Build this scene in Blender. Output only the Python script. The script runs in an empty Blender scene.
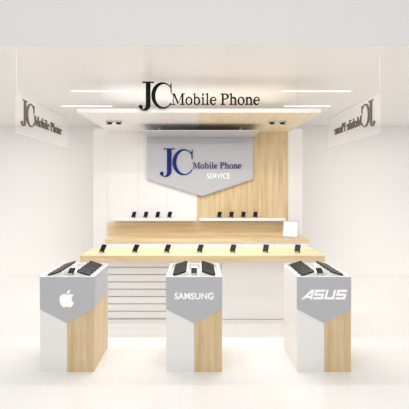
import bpy, math, re
from mathutils import Vector, Matrix

scene = bpy.context.scene
try:
    scene.view_settings.view_transform = 'Standard'
    scene.view_settings.look = 'None'
    scene.view_settings.exposure = 0.0
except Exception: pass

CH = 1.87; F = 390.0; VX = 198.0; VY = 185.0
def PX(x, D): return (x - VX) * D / F
def PZ(y, D): return CH - (y - VY) * D / F

# ------------------------------------------------------------ materials
def srgb(r, g, b):
    f = lambda c: (c/255/12.92) if c/255 <= 0.04045 else ((c/255+0.055)/1.055)**2.4
    return (f(r), f(g), f(b), 1)
def mat(name, col, rough=0.5, metal=0.0, noise=0.0, emit=None, es=0.0, nscale=8, spec=0.5):
    m = bpy.data.materials.new(name); m.use_nodes = True
    nt = m.node_tree; b = nt.nodes['Principled BSDF']
    b.inputs['Base Color'].default_value = col
    b.inputs['Roughness'].default_value = rough
    b.inputs['Metallic'].default_value = metal
    b.inputs['Specular IOR Level'].default_value = spec
    if noise > 0:
        tc = nt.nodes.new('ShaderNodeTexCoord'); n = nt.nodes.new('ShaderNodeTexNoise')
        n.inputs['Scale'].default_value = nscale
        nt.links.new(tc.outputs['Object'], n.inputs['Vector'])
        r = nt.nodes.new('ShaderNodeMapRange')
        r.inputs['To Min'].default_value = 1-noise; r.inputs['To Max'].default_value = 1+noise
        nt.links.new(n.outputs['Fac'], r.inputs['Value'])
        mx = nt.nodes.new('ShaderNodeVectorMath'); mx.operation = 'SCALE'
        mx.inputs[0].default_value = col[:3]
        nt.links.new(r.outputs['Result'], mx.inputs['Scale'])
        nt.links.new(mx.outputs['Vector'], b.inputs['Base Color'])
    if emit:
        b.inputs['Emission Color'].default_value = emit
        b.inputs['Emission Strength'].default_value = es
    return m
def wood(name, axis, c1, c2, rough=0.45):
    m = bpy.data.materials.new(name); m.use_nodes = True
    nt = m.node_tree; b = nt.nodes['Principled BSDF']; L = nt.links
    tc = nt.nodes.new('ShaderNodeTexCoord'); mp = nt.nodes.new('ShaderNodeMapping')
    sc = [9, 9, 9]; sc['xyz'.index(axis)] = 0.55
    mp.inputs['Scale'].default_value = sc
    L.new(tc.outputs['Object'], mp.inputs['Vector'])
    n = nt.nodes.new('ShaderNodeTexNoise'); n.inputs['Scale'].default_value = 1.6
    n.inputs['Detail'].default_value = 6; n.inputs['Roughness'].default_value = 0.6
    n.inputs['Distortion'].default_value = 0.7
    L.new(mp.outputs['Vector'], n.inputs['Vector'])
    cr = nt.nodes.new('ShaderNodeValToRGB')
    cr.color_ramp.elements[0].position = 0.33; cr.color_ramp.elements[0].color = c1
    cr.color_ramp.elements[1].position = 0.68; cr.color_ramp.elements[1].color = c2
    L.new(n.outputs['Fac'], cr.inputs['Fac']); L.new(cr.outputs['Color'], b.inputs['Base Color'])
    b.inputs['Roughness'].default_value = rough
    return m

WHITE = mat('white_lacquer', srgb(244,242,240), 0.35, noise=0.01)
WALLM = mat('wall_paint', srgb(238,236,233), 0.8, noise=0.006, nscale=1.5)
CEILM = mat('ceiling_paint', srgb(241,239,236), 0.4, noise=0.006, nscale=2)
FASC = mat('bulkhead_paint', srgb(229,228,226), 0.7, noise=0.006, nscale=2)
GREY = mat('grey_laminate', srgb(190,191,195), 0.4, noise=0.01)
PGREY = mat('grey_sign_board', srgb(192,193,199), 0.4, noise=0.01)
BLACK = mat('black_acrylic', srgb(12,12,13), 0.6, spec=0.15)
BLUE = mat('navy_acrylic', srgb(20,36,115), 0.5, spec=0.2)
LETW = mat('white_vinyl_glow', srgb(252,252,252), 0.4, emit=(1,1,1,1), es=0.15)  # faint emission added to the white so unlit lettering looks brighter
PHB = mat('phone_black', srgb(20,20,22), 0.5, spec=0.2)
PHS = mat('phone_screen', srgb(9,9,11), 0.35, spec=0.25)
METAL = mat('brushed_steel', srgb(200,200,202), 0.35, metal=0.6)
WIRE = mat('thin_wire', srgb(222,222,221), 0.5)
GROOVE = mat('slat_groove', srgb(205,203,200), 0.6)
SEAM = mat('panel_seam', srgb(222,220,217), 0.6)
WOODV = wood('oak_vertical', 'z', srgb(208,180,135), srgb(233,211,172))
WOODX = wood('oak_horizontal', 'x', srgb(214,188,145), srgb(237,217,180))
WOODY = wood('oak_ceiling', 'y', srgb(230,212,180), srgb(243,229,203))
WOODD = mat('oak_edge', srgb(190,155,108), 0.5, noise=0.05, nscale=30)
LAMP = mat('lamp_diffuser', (1,1,1,1), 0.5, emit=(1,0.98,0.95,1), es=1.4)
SCREENW = mat('tablet_screen', srgb(214,215,218), 0.25, noise=0.02)
GLOSSW = mat('gloss_white_panel',srgb(246,244,242),.12)
BRONZE = mat('bronze_vinyl',srgb(98,88,80),.6,spec=.2)

GL = bpy.data.materials.new('clear_acrylic'); GL.use_nodes = True
nt = GL.node_tree; b = nt.nodes['Principled BSDF']
tr = nt.nodes.new('ShaderNodeBsdfTransparent'); mx = nt.nodes.new('ShaderNodeMixShader')
b.inputs['Base Color'].default_value = srgb(232,232,232); b.inputs['Roughness'].default_value = 0.15
mx.inputs['Fac'].default_value = 0.10
out = nt.nodes['Material Output']
nt.links.new(tr.outputs[0], mx.inputs[1]); nt.links.new(b.outputs[0], mx.inputs[2]); nt.links.new(mx.outputs[0], out.inputs['Surface'])

FL = bpy.data.materials.new('glossy_floor_tile'); FL.use_nodes = True
nt = FL.node_tree; b = nt.nodes['Principled BSDF']
tc = nt.nodes.new('ShaderNodeTexCoord'); mp = nt.nodes.new('ShaderNodeMapping')
mp.inputs['Location'].default_value = (0.15, 0.1, 0)
nt.links.new(tc.outputs['Object'], mp.inputs['Vector'])
br = nt.nodes.new('ShaderNodeTexBrick'); br.offset = 0.0
br.inputs['Color1'].default_value = srgb(240,238,236); br.inputs['Color2'].default_value = srgb(240,238,236)
br.inputs['Mortar'].default_value = srgb(233,231,228)
br.inputs['Scale'].default_value = 1.0; br.inputs['Mortar Size'].default_value = 0.004
br.inputs['Brick Width'].default_value = 0.6; br.inputs['Row Height'].default_value = 0.6
nt.links.new(mp.outputs['Vector'], br.inputs['Vector']); nt.links.new(br.outputs['Color'], b.inputs['Base Color'])
b.inputs['Roughness'].default_value = 0.08; b.inputs['IOR'].default_value = 1.6

# ------------------------------------------------------------ mesh builder
class MB:
    def __init__(s): s.v=[]; s.f=[]; s.m=[]; s.mats=[]
    def mi(s, m):
        if m not in s.mats: s.mats.append(m)
        return s.mats.index(m)
    def box(s, x0,x1,y0,y1,z0,z1, m, M=None):
        vs=[Vector((x,y,z)) for x in (x0,x1) for y in (y0,y1) for z in (z0,z1)]
        if M: vs=[M@v for v in vs]
        o=len(s.v); s.v+=vs; k=s.mi(m)
        for q in ((0,1,3,2),(4,6,7,5),(0,4,5,1),(2,3,7,6),(0,2,6,4),(1,5,7,3)):
            s.f.append([o+i for i in q]); s.m.append(k)
    def prism(s, pts, o3, u, v, n, d, m):
        o=len(s.v); N=len(pts); k=s.mi(m)
        a=[o3+u*p[0]+v*p[1] for p in pts]
        s.v+=a+[p+n*d for p in a]
        s.f.append([o+i for i in range(N)]); s.m.append(k)
        s.f.append([o+N+i for i in reversed(range(N))]); s.m.append(k)
        for i in range(N):
            j=(i+1)%N; s.f.append([o+i,o+N+i,o+N+j,o+j]); s.m.append(k)
    def cyl(s, p0, p1, r, m, seg=16, r2=None):
        p0=Vector(p0); p1=Vector(p1); r2=r if r2 is None else r2
        d=(p1-p0).normalized(); a=d.orthogonal().normalized(); c=d.cross(a); o=len(s.v); k=s.mi(m)
        for P,R in ((p0,r),(p1,r2)):
            for i in range(seg):
                t=2*math.pi*i/seg; s.v.append(P+a*math.cos(t)*R+c*math.sin(t)*R)
        s.f.append([o+i for i in reversed(range(seg))]); s.m.append(k)
        s.f.append([o+seg+i for i in range(seg)]); s.m.append(k)
        for i in range(seg):
            j=(i+1)%seg; s.f.append([o+i,o+j,o+seg+j,o+seg+i]); s.m.append(k)
    def obj(s, name, parent=None, bevel=0.0, center=True):
        c=Vector((0,0,0))
        if center:
            lo=Vector([min(v[i] for v in s.v) for i in range(3)]); hi=Vector([max(v[i] for v in s.v) for i in range(3)])
            c=Vector(((lo.x+hi.x)/2,(lo.y+hi.y)/2,lo.z))
        me=bpy.data.meshes.new(name); me.from_pydata([tuple(v-c) for v in s.v],[],s.f)
        for m in s.mats: me.materials.append(m)
        me.polygons.foreach_set('material_index', s.m)
        import bmesh
        bm=bmesh.new(); bm.from_mesh(me); bmesh.ops.recalc_face_normals(bm, faces=bm.faces); bm.to_mesh(me); bm.free()
        o=bpy.data.objects.new(name, me); scene.collection.objects.link(o); o.location=c
        if parent:
            o.parent=parent; o.location=c-parent.location
        if bevel:
            b=o.modifiers.new('bevel','BEVEL'); b.width=bevel; b.segments=2; b.limit_method='ANGLE'
        return o
def empty(name, loc):
    e=bpy.data.objects.new(name,None); scene.collection.objects.link(e); e.location=loc; e.empty_display_size=0.1; return e

# ------------------------------------------------------------ serif glyphs
def ring(cx,cy,rx,ry,cx2,cy2,rx2,ry2,a0,a1,n=22):
    P=[]
    for i in range(n):
        t0=math.radians(a0+(a1-a0)*i/n); t1=math.radians(a0+(a1-a0)*(i+1)/n)
        P.append([(cx+rx*math.cos(t0),cy+ry*math.sin(t0)),(cx+rx*math.cos(t1),cy+ry*math.sin(t1)),
                  (cx2+rx2*math.cos(t1),cy2+ry2*math.sin(t1)),(cx2+rx2*math.cos(t0),cy2+ry2*math.sin(t0))])
    return P
def rect(x0,x1,y0,y1): return [(x0,y0),(x1,y0),(x1,y1),(x0,y1)]
def circ(cx,cy,r,n=14): return [(cx+r*math.cos(2*math.pi*i/n),cy+r*math.sin(2*math.pi*i/n)) for i in range(n)]
def foot(x0,x1,y): return rect(x0,x1,y,y+.034)
GLY={
'M':(.889,[rect(.13,.175,0,.66),rect(.68,.79,0,.66),[(.13,.66),(.25,.66),(.485,.14),(.43,.01)],[(.43,.01),(.485,.14),(.69,.66),(.735,.66),(.72,.60)],
     foot(.02,.28,0),foot(.58,.88,0),rect(.02,.2,.63,.66),rect(.70,.88,.63,.66)]),
'o':(.5,ring(.25,.225,.225,.24,.25,.225,.125,.2,0,360,30)),
'b':(.5,[rect(.07,.165,0.02,.68),[(.01,.63),(.07,.62),(.165,.68),(.13,.68)]]+ring(.255,.225,.215,.24,.25,.225,.115,.195,-150,150,26)),
'i':(.278,[rect(.095,.19,0,.45),foot(.02,.265,0),[(.02,.40),(.1,.39),(.19,.46),(.16,.46)],circ(.14,.61,.06)]),
'l':(.278,[rect(.095,.19,0,.68),foot(.02,.265,0),[(.02,.63),(.1,.62),(.19,.68),(.16,.68)]]),
'e':(.444,ring(.225,.225,.21,.24,.25,.235,.125,.195,10,322,26)+[rect(.09,.43,.24,.28)]),
'P':(.556,[rect(.09,.2,0,.66),foot(.01,.3,0),rect(.01,.3,.626,.66)]+ring(.29,.49,.245,.17,.275,.49,.135,.135,-95,95,18)+[rect(.19,.3,.625,.66),rect(.19,.3,.32,.355)]),
'h':(.5,[rect(.075,.17,0,.68),foot(.0,.24,0),[(.0,.63),(.08,.62),(.17,.68),(.14,.68)],rect(.34,.435,0,.31),foot(.27,.5,0)]+ring(.28,.29,.155,.175,.255,.26,.085,.135,0,150,14)),
'n':(.5,[rect(.075,.17,0,.45),foot(.0,.24,0),[(.0,.40),(.08,.39),(.17,.46),(.14,.46)],rect(.34,.435,0,.31),foot(.27,.5,0)]+ring(.28,.29,.155,.175,.255,.26,.085,.135,0,150,14)),
' ':(.25,[]),
}
J=[rect(.12,.50,.965,1.0),rect(.235,.385,.2,.966)]+ring(.185,.2,.2,.2,.155,.2,.08,.165,-140,0,16)+[circ(.06,.125,.065)]
C=ring(.42,.5,.42,.51,.47,.5,.325,.46,38,322,40)+[[(.72,.62),(.76,.62),(.76,.985),(.735,.985),(.715,.9)],[(.72,.80),(.755,.78),(.66,.90),(.62,.92)]]
def logo(mb, o3, u, v, n, d, m, k, em=15.75, ty=3.6, tx=32.0):
    def put(polys, ox, oy, sx, sy):
        for p in polys: mb.prism([((ox+q[0]*sx)*k,(oy+q[1]*sy)*k) for q in p], o3,u,v,n,d,m)
    put(J, 0,-2, 30,28.5)
    put(C, 12.5,0, 26.5,25.5)
    x=tx
    for ch in 'Mobile Phone':
        w,P=GLY[ch]; put(P,x,ty,em,em*1.06); x+=w*em

UX=Vector((1,0,0)); UY=Vector((0,1,0)); UZ=Vector((0,0,1))

# ------------------------------------------------------------ room shell
XS=7.0; YB=10.4; H=3.45; YF=4.4
mb=MB(); mb.box(-XS,XS,-3.0,YB,-0.1,0,FL); mb.obj('floor',center=False)
mb=MB(); R=2.4; mb.box(-XS,XS,YB,YB+.15,-.1,H,WALLM)
N=64; prev=(YB-R,0.002)
for i in range(1,N+1):
    t=math.pi/2*i/N; cur=(YB-R+R*math.sin(t),R-R*math.cos(t)+.002)
    o=len(mb.v); mb.v+=[Vector((-XS,)+prev),Vector((XS,)+prev),Vector((XS,)+cur),Vector((-XS,)+cur)]
    mb.f.append([o,o+1,o+2,o+3]); mb.m.append(0); prev=cur
mb.obj('wall_back',center=False)
mb=MB(); mb.box(-XS,XS,YF+.02,YB+.15,H,H+.12,CEILM); mb.box(-XS,XS,YF,YF+.02,H,5.2,FASC); mb.obj('ceiling',center=False)

# ------------------------------------------------------------ kiosk wall + canopy
YW=7.9; ZC=2.95; YC=5.8; XL=PX(108,YW); XR=PX(288,YW); XM=PX(197,YW)
kw=empty('kiosk_back_wall',(0,YW,0))
mb=MB(); mb.box(XL,XM,YW,YW+.1,0,ZC+.06,WHITE)
for x in (PX(138,YW),PX(167,YW)): mb.box(x-.004,x+.004,YW-.001,YW+.01,0,ZC,SEAM)
mb.obj('white_panel',kw)
mb=MB(); mb.box(XM,XR,YW,YW+.1,0,ZC+.06,WOODV)
for x in (PX(227,YW),PX(258,YW)): mb.box(x-.003,x+.003,YW-.001,YW+.01,0,ZC,WOODD)
mb.obj('oak_panel',kw)
mb=MB(); mb.box(PX(93,YW),XL,YW+.02,YW+.1,0,ZC+.06,WHITE); mb.box(XR,PX(303,YW),YW+.02,YW+.1,0,ZC+.06,WHITE); mb.obj('side_wing',kw)
cn=empty('kiosk_canopy',(0,YC,ZC))
CL=PX(77,YC); CR=PX(321,YC)
mb=MB(); mb.box(CL+.012,0,YC+.02,YW,ZC,ZC+.05,WHITE); mb.obj('white_soffit',cn)
mb=MB(); mb.box(0,CR-.012,YC+.02,YW,ZC,ZC+.05,WOODY); mb.obj('oak_soffit',cn)
mb=MB(); mb.box(CL,CR,YC-.01,YC+.02,ZC-.005,ZC+.055,WHITE); mb.box(CL,CL+.012,YC+.02,YW,ZC-.005,ZC+.055,WHITE); mb.box(CR-.012,CR,YC+.02,YW,ZC-.005,ZC+.055,WHITE); mb.obj('fascia',cn)
mb=MB()
for x in (CL+.3,0,CR-.3): 
    mb.cyl((x,YC+.2,ZC+.05),(x,YC+.2,H),.003,WIRE,8)
mb.obj('hanger_rod',cn)

D=6.6
for px in (109.5,118.5,272,282.5):
    x=PX(px,D); mb=MB()
    mb.box(x-.055,x+.055,D-.06,D+.06,ZC-.025,ZC,METAL)
    mb.cyl((x,D,ZC-.025),(x,D,ZC-.05),.045,PHB,16,.04)
    mb.obj('ceiling_spotlight')

for a,b_,y in ((72,131,91),(282,350,91),(62,112,106),(284,330,106)):
    D=(H-CH)*F/(VY-y); mb=MB(); x0=PX(a,D); x1=PX(b_,D)
    mb.box(x0-.02,x1+.02,D-.04,D+.04,H-.004,H,CEILM); mb.box(x0,x1,D-.028,D+.028,H-.007,H-.004,LAMP)
    mb.obj('linear_ceiling_light')

# ------------------------------------------------------------ service sign board
sg=empty('service_sign_board',(0,YW-.1,2.0)); D=YW-.1
xa,xb=PX(147,D),PX(253,D)
pts=[(xa,PZ(137.5,D)),(xa,PZ(179,D)),(PX(202,D),PZ(196,D)),(xb,PZ(179,D)),(xb,PZ(137.5,D))]
mb=MB(); mb.prism(pts,Vector((0,D,0)),UX,UZ,UY,.097,PGREY); zt=PZ(137.5,D)
mb.obj('face_board',sg,.004)
mb=MB(); mb.box(xa,xb,6.85,D-.002,zt,zt+.015,PGREY)
for x in (xa+.3,xb-.3): mb.box(x-.02,x+.02,7.3,7.34,zt+.015,ZC-.001,METAL)
mb.obj('top_return',sg)
mb=MB(); logo(mb,Vector((PX(160,D),D-.02,PZ(175,D))),UX,UZ,UY,.018,BLUE,D/F,em=8.7,ty=6.5,tx=32.5)
mb.obj('blue_lettering',sg)
def text(s, name, loc, h_, w_, m, parent, depth=.006, bold=.02, shear=0):
    c=bpy.data.curves.new(name,'FONT'); c.body=s; c.size=1; c.extrude=.02; c.offset=bold; c.shear=shear
    c.align_x='LEFT'
    o=bpy.data.objects.new(name+'_tmp',c); scene.collection.objects.link(o)
    bpy.context.view_layer.update()
    dg=bpy.context.evaluated_depsgraph_get(); me=bpy.data.meshes.new_from_object(o.evaluated_get(dg))
    bpy.data.objects.remove(o)
    xs=[v.co.x for v in me.vertices]; ys=[v.co.y for v in me.vertices]
    cx=(min(xs)+max(xs))/2; cy=(min(ys)+max(ys))/2; sx=w_/(max(xs)-min(xs)); sy=h_/(max(ys)-min(ys))
    for v in me.vertices:
        x,y,z=v.co; v.co=((x-cx)*sx,-z*depth/.02,(y-cy)*sy)
    me.materials.clear(); me.materials.append(m)
    for p in me.polygons: p.material_index=0
    o=bpy.data.objects.new(name,me); scene.collection.objects.link(o); o.parent=parent; o.location=Vector(loc)-parent.location
    return o
text('SERVICE','service_lettering',(PX(218.5,D),D-.004,PZ(176,D)),5.0*D/F,23*D/F,LETW,sg,bold=-.005)

# ------------------------------------------------------------ main hanging letters
D=5.76
sn=empty('hanging_letter_sign',(0,D,3.0))
mb=MB(); logo(mb,Vector((PX(139,D),D-.03,PZ(108.5,D))),UX,UZ,UY,.04,BLACK,D/F); mb.obj('lettering',sn)
mb=MB()
for px,py in ((150,82),(163,83),(176,93),(222,93),(236,92.5)):
    mb.cyl((PX(px,D),D,PZ(py+1,D)),(PX(px,D),D,H),.001,WIRE,6)
mb.obj('hanger_wire',sn)

# ------------------------------------------------------------ side hanging panels
for sx in (-1,1):
    X=2.13*sx; y0=4.55; y1=6.38; z1=2.955; z0=2.485
    e=empty('hanging_side_sign',(X,(y0+y1)/2,z0))
    mb=MB(); mb.box(X-.006,X+.006,y0,y1,z0,z1,GL); mb.obj('acrylic_panel',e)
    mb=MB()
    mb.box(X-.006,X+.006,y0,y1,z1,z1+.003,WIRE); mb.box(X-.006,X+.006,y0,y1,z0-.003,z0,WIRE)
    for y in (y0+.02,y1-.02): mb.cyl((X,y,z1),(X,y,H),.0015,WIRE,6)
    mb.obj('frame_and_wire',e)
    k=1.38/121
    o3=Vector((X+.007 if sx<0 else X-.019, y0+.12, z0+.12))
    mb=MB(); logo(mb,o3,UY,UZ,UX,.012,BRONZE,k); mb.obj('lettering',e)

# ------------------------------------------------------------ phones
def phone(mb, base, w=.075, h=.15, tilt=62, yaw=0, stand=True):
    M=Matrix.Translation(Vector(base))@Matrix.Rotation(math.radians(yaw),4,'Z')
    if stand:
        mb.box(-.03,.03,-.01,.07,0,.008,METAL,M)
        mb.box(-.028,.028,-.012,-.004,.008,.022,METAL,M)
        T2=M@Matrix.Translation((0,.055,.006))@Matrix.Rotation(math.radians(8),4,'X')
        mb.box(-.012,.012,-.003,.003,0,h*.55*math.sin(math.radians(tilt)),METAL,T2)
    T=M@Matrix.Translation((0,0,.012))@Matrix.Rotation(-math.radians(90-tilt),4,'X')
    r=.010; pts=[]
    for cx,cz,a in ((w/2-r,h-r,0),(-w/2+r,h-r,90),(-w/2+r,r,180),(w/2-r,r,270)):
        for i in range(4):
            t=math.radians(a+30*i); pts.append((cx+r*math.cos(t),cz+r*math.sin(t)))
    o3=T@Vector((0,0,0)); u=T.to_3x3()@UX; v=T.to_3x3()@UZ; n=T.to_3x3()@UY
    mb.prism(pts,o3,u,v,n,.009,PHB)
    mb.prism(rect(-w/2+.005,w/2-.005,.012,h-.012),o3-n*.0006,u,v,n,.0005,PHS)

# ------------------------------------------------------------ wall shelves
for a,b_,ph in ((114,195.5,(133,145,157,169)),(199,286,(219,231,243,255))):
    yf=7.64; mb=MB(); e=empty('wall_shelf',(PX((a+b_)/2,yf),yf,1.15))
    x0,x1=PX(a,yf),PX(b_,yf); zt=PZ(218.5,yf)
    mb.box(x0,x1,yf,YW-.002,zt-.055,zt,WHITE); mb.obj('board',e,.003)
    mb=MB(); mb.box(x0,x1,yf-.005,yf-.0005,zt-.054,zt-.044,METAL); mb.obj('edge_trim',e)
    for p in ph:
        mb=MB(); phone(mb,(PX(p,yf+.06),yf+.06,zt+.001),.08,.13,60,yaw=-18); mb.obj('mobile_phone')

# ------------------------------------------------------------ rear cabinet
e=empty('rear_cabinet',(0,7.4,0)); yf=7.3
x0,x1=PX(106,yf),PX(308,yf); zt=PZ(239,yf)
mb=MB(); mb.box(x0,x1,yf,YW-.006,0.08,zt-.07,WHITE)
mb.obj('carcass',e)
mb=MB(); mb.box(x0+.03,x1-.03,yf+.05,YW-.02,0,.08,WOODD); mb.obj('plinth',e)
mb=MB(); mb.box(x0-.02,x1+.02,yf-.02,YW-.006,zt-.07,zt,WOODX); mb.obj('worktop',e,.003)
mb=MB(); mb.box(XL,XR,YW-.03,YW-.006,zt,PZ(222,YW),WOODX); mb.obj('backsplash',e)
mb=MB()
for i in range(1,6):
    x=x0+(x1-x0)*i/6; mb.box(x-.003,x+.003,yf-.003,yf+.01,.1,zt-.08,GROOVE)
mb.obj('door_gap',e)

# ------------------------------------------------------------ front counter
yf=5.15; yb=5.82; x0,x1=PX(80,yf),PX(325,yf); zt=PZ(255.5,yf); zb=PZ(262,yf)
e=empty('display_counter',(0,yf,0))
mb=MB(); mb.box(x0,x1,yf,yb,zb,zt,WOODX); mb.obj('oak_top',e,.004)
xb0,xb1=x0+.08,x1-.08; yb0=yf+.14; xs=PX(222,yf)
mb=MB(); mb.box(xb0,xb1,yb0,yb-.05,.0,zb,WHITE)
mb.obj('body',e)
mb=MB(); nsl=8; hh=(zb-.06)/nsl
for i in range(nsl):
    z=.06+i*hh; mb.box(xb0,xs,yb0-.022,yb0-.005,z+.012,z+hh-.002,WHITE)
mb.obj('slat_board',e,.003)
mb=MB(); mb.box(xb0,xs,yb0-.004,yb0-.001,.05,zb,GROOVE); mb.obj('slat_backing',e)
mb=MB(); mb.box(xs+.002,xb1,yb0-.022,yb0-.001,.06,zb,GLOSSW); mb.obj('gloss_panel',e,.003)
mb=MB(); mb.box(xb0,xb1,yb0-.03,yb0-.001,0,.05,WHITE); mb.obj('kick_board',e)
for p in (101,134,166,199,232,265,297):
    D=yf+.18; mb=MB(); phone(mb,(PX(p,D),D,zt+.001),.075,.12,52,yaw=-25); mb.obj('mobile_phone')

def tablet(px,D,z,w,h,yaw,tilt):
    mb=MB(); M=Matrix.Translation((PX(px,D),D,z))@Matrix.Rotation(math.radians(yaw),4,'Z')
    mb.box(-w*.3,w*.3,-.02,.12,0,.01,METAL,M)
    T=M@Matrix.Translation((0,0,.01))@Matrix.Rotation(-math.radians(tilt),4,'X')
    mb.box(-w/2,w/2,0,.012,0,h,GREY,T); mb.box(-w/2+.022,w/2-.022,-.002,-.0005,.022,h-.022,LETW,T)
    T2=M@Matrix.Translation((0,.1,.006))@Matrix.Rotation(math.radians(8),4,'X')
    mb.box(-.02,.02,-.004,.004,0,h*.55,METAL,T2)
    return mb.obj('tablet_display')
tablet(290,7.45,PZ(239,7.3)+.001,.30,.32,-25,18)

# ------------------------------------------------------------ fruit emblem path
APPLE="M12.152 6.896c-.948 0-2.415-1.078-3.96-1.04-2.04.027-3.91 1.183-4.961 3.014-2.117 3.675-.546 9.103 1.519 12.09 1.013 1.454 2.208 3.09 3.792 3.039 1.52-.065 2.09-.987 3.935-.987 1.831 0 2.35.987 3.96.948 1.637-.026 2.676-1.48 3.676-2.948 1.156-1.688 1.636-3.325 1.662-3.415-.039-.013-3.182-1.221-3.22-4.857-.026-3.04 2.48-4.494 2.597-4.559-1.429-2.09-3.623-2.324-4.39-2.376-2-.156-3.675 1.09-4.61 1.09zM15.53 3.83c.843-1.012 1.4-2.427 1.245-3.83-1.207.052-2.662.805-3.532 1.818-.78.896-1.454 2.338-1.273 3.714 1.338.104 2.715-.688 3.559-1.701"
def fruit():
    res=[]
    for sub in APPLE.split('M')[1:]:
        sub=sub.replace('z',''); a,bb=sub.split('c',1)
        num=lambda s:[float(t) for t in re.findall(r'-?\d*\.\d+|-?\d+',s)]
        x,y=num(a); pts=[(x,y)]; N=num(bb)
        for i in range(0,len(N)-5,6):
            c=N[i:i+6]
            for j in range(1,7):
                t=j/6; q=3*(1-t)**2*t; r=3*(1-t)*t*t; s=t**3
                pts.append((x+q*c[0]+r*c[2]+s*c[4], y+q*c[1]+r*c[3]+s*c[5]))
            x+=c[4]; y+=c[5]
        if (Vector(pts[0])-Vector(pts[-1])).length<.05: pts.pop()
        res.append([(p[0]-12,12-p[1]) for p in pts])
    return res
SG=[rect(0,1.0,.78,1),rect(0,.22,.61,.78),rect(0,1.0,.39,.61),rect(.78,1.0,.22,.39),rect(0,1.0,0,.22)]
WIDE=[[(0,0),(.27,0),(.88,.74),(.88,1),(.80,1)],rect(.88,1.08,0,1),[(.40,.16),(.88,.16),(.88,.36),(.565,.36)]]
for p in SG: WIDE.append([(x+1.2,y) for x,y in p])
for p in (rect(0,.22,.22,1),rect(.78,1.0,.22,1),rect(0,1.0,0,.22)): WIDE.append([(x+2.35,y) for x,y in p])
for p in SG: WIDE.append([(x+3.5,y) for x,y in p])

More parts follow.
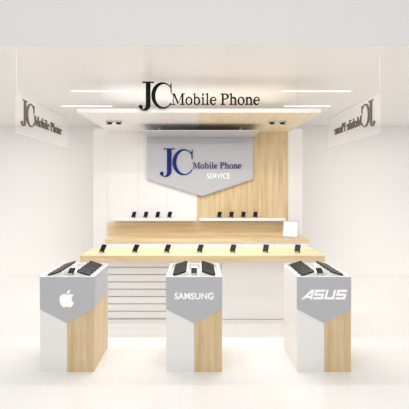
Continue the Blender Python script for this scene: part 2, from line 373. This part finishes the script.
# ------------------------------------------------------------ display stands
S0=3.9; SD=.6; SH=.95
def stand(pa,pb,kind):
    x0,x1=PX(pa,S0),PX(pb,S0); xm=(x0+x1)/2; y0,y1=S0,S0+SD
    e=empty('display_stand',(xm,y0+SD/2,0))
    zg=PZ(309,S0); zp=PZ(323,S0); g=.012
    mb=MB(); mb.box(x0+g+.001,x1-g-.001,y0+g+.001,y1-g-.001,0.002,SH-.05,WHITE); mb.obj('core',e)
    mb=MB(); mb.prism([(x0,0),(xm,0),(xm,zp),(x0,zg)],Vector((0,y0,0)),UX,UZ,UY,g,WHITE)
    mb.box(x0,x0+g,y0+g,y1-g,0,SH,WHITE); mb.box(x0,x1,y1-g,y1,0,SH,WHITE); mb.obj('white_panel',e)
    mb=MB(); mb.prism([(xm,0),(x1,0),(x1,zg),(xm,zp)],Vector((0,y0,0)),UX,UZ,UY,g,WOODV)
    mb.box(x1-g,x1,y0+g,y1-g,0,zg,WOODV); mb.obj('oak_panel',e)
    mb=MB(); mb.prism([(x0,zg),(xm,zp),(x1,zg),(x1,SH),(x0,SH)],Vector((0,y0-.006,0)),UX,UZ,UY,.005,GREY)
    mb.box(x0,x1,y0-.001,y0+g,zg,SH,GREY)
    mb.box(x1-g,x1+.003,y0+g,y1-g,zg,SH,GREY)
    mb.obj('grey_wrap',e)
    mb=MB(); zt=SH-.035; r=.03; S1=SH+.004
    mb.box(x0,x1,y0,y0+r,SH,S1,WHITE); mb.box(x0,x1,y1-r,y1,SH,S1+.01,WHITE); mb.box(x0,x0+r,y0+r,y1-r,SH,S1,WHITE); mb.box(x1-r,x1,y0+r,y1-r,SH,S1,WHITE)
    mb.box(x0+g,x1-g,y0+g,y0+r,zt,SH,WHITE); mb.box(x0+g,x1-g,y1-r,y1-g,zt,SH,WHITE); mb.box(x0+g,x0+r,y0+r,y1-r,zt,SH,WHITE); mb.box(x1-r,x1-g,y0+r,y1-r,zt,SH,WHITE)
    mb.obj('tray_rim',e)
    mb=MB(); mb.box(x0+r,x1-r,y0+r,y1-r,SH-.049,zt,WHITE); mb.obj('tray_floor',e)
    mb=MB(); mb.box(xm-.035,xm+.035,y0+.05,y1-.05,zt,zt+.03,WHITE); mb.obj('centre_rail',e)
    # sloping white display ledges on both sides, phones lying across them
    mb=MB()
    for sx in (-1,1):
        xa_,xb_=sorted((xm+sx*.06,xm+sx*.235))
        zi,zo=(zt+.075,zt+.02)
        zl,zr=(zo,zi) if sx<0 else (zi,zo)
        mb.prism([(xa_,zt),(xb_,zt),(xb_,zr),(xa_,zl)],Vector((0,y0+.045,0)),UX,UZ,UY,SD-.09,WHITE)
    mb.obj('sloped_ledge',e)
    mb=MB()
    for i in range(5):
        for sx in (-1,1):
            yy=y0+.085+i*.107; ang=math.atan2(.055,.175)
            M=Matrix.Translation((xm+sx*.1475,yy,zt+.0475+.012))@Matrix.Rotation(sx*ang,4,'Y')@Matrix.Rotation(math.radians(10),4,'X')
            mb.box(-.02,.02,-.02,.02,-.013,-.001,METAL,M)
            w,h,r=.142,.068,.01; pts=[]
            for cx,cz,a in ((w/2-r,h/2-r,0),(-w/2+r,h/2-r,90),(-w/2+r,-h/2+r,180),(w/2-r,-h/2+r,270)):
                for j in range(4):
                    t=math.radians(a+30*j); pts.append((cx+r*math.cos(t),cz+r*math.sin(t)))
            R3=M.to_3x3(); mb.prism(pts,M@Vector((0,0,0)),R3@UX,R3@UY,R3@UZ,.009,PHB)
            mb.prism(rect(-w/2+.011,w/2-.011,-h/2+.005,h/2-.005),M@Vector((0,0,.0092)),R3@UX,R3@UY,R3@UZ,.0006,PHS)
    mb.obj('phone_rows',e)
    mb=MB(); phone(mb,(xm,y0+.09,zt+.03),.06,.10,28); mb.obj('centre_phone',e)
    D=y0-.006
    if kind==0:
        mb=MB(); k=.175/24
        for p in fruit(): mb.prism([(q[0]*k,q[1]*k) for q in p],Vector((xm,D-.006,PZ(298.5,D))),UX,UZ,UY,.006,LETW)
        mb.obj('fruit_emblem',e)
    elif kind==1: text('SAMSUNG','brand_lettering',(xm,D,PZ(296,D)),.066,.39,LETW,e,bold=.02)
    else:
        mb=MB(); kx=.46/4.75; kz=.095
        for p in WIDE: mb.prism([((q[0]+q[1]*.25-2.375)*kx,(q[1]-.5)*kz) for q in p],Vector((xm,D-.006,PZ(294.5,D))),UX,UZ,UY,.006,LETW)
        mb.obj('brand_lettering',e)
stand(40,94,0); stand(166,222,1); stand(297,351,2)

# ------------------------------------------------------------ lights
def area(name,loc,sx,sy,pw,rot=(0,0,0),col=(1,.98,.96)):
    l=bpy.data.lights.new(name,'AREA'); l.shape='RECTANGLE'; l.size=sx; l.size_y=sy; l.energy=pw; l.color=col
    o=bpy.data.objects.new(name,l); scene.collection.objects.link(o); o.location=loc; o.rotation_euler=rot; return o
area('canopy_light',(0,5.95,ZC-.01),3.0,.08,46)
area('canopy_top_fill',(0,6.9,ZC+.1),3.2,1.2,10,rot=(math.pi,0,0))  # added fill, no real fixture: lifts the dark ceiling above the canopy
area('shop_light',(0,4.55,H-.02),4.0,.1,42)
area('rear_fill_l',(-4.2,8.2,H-.02),2.4,.3,44)  # added fill, not a real lamp: brightens back wall and ceiling
area('rear_fill_r',(4.2,8.2,H-.02),2.4,.3,44)  # matching added fill on the right side of the back room
area('mall_light',(0,1.5,5.0),6,3,42)
w=bpy.data.worlds.new('world'); scene.world=w; w.use_nodes=True
w.node_tree.nodes['Background'].inputs['Color'].default_value=(1,.99,.98,1)
w.node_tree.nodes['Background'].inputs['Strength'].default_value=.82

cam=bpy.data.cameras.new('camera'); co=bpy.data.objects.new('camera',cam); scene.collection.objects.link(co)
co.location=(0,0,CH); co.rotation_euler=(math.pi/2,0,0)
cam.sensor_width=36; cam.lens=36*F/409; cam.shift_x=(204.5-VX)/409; cam.shift_y=-(204.5-VY)/409
scene.camera=co
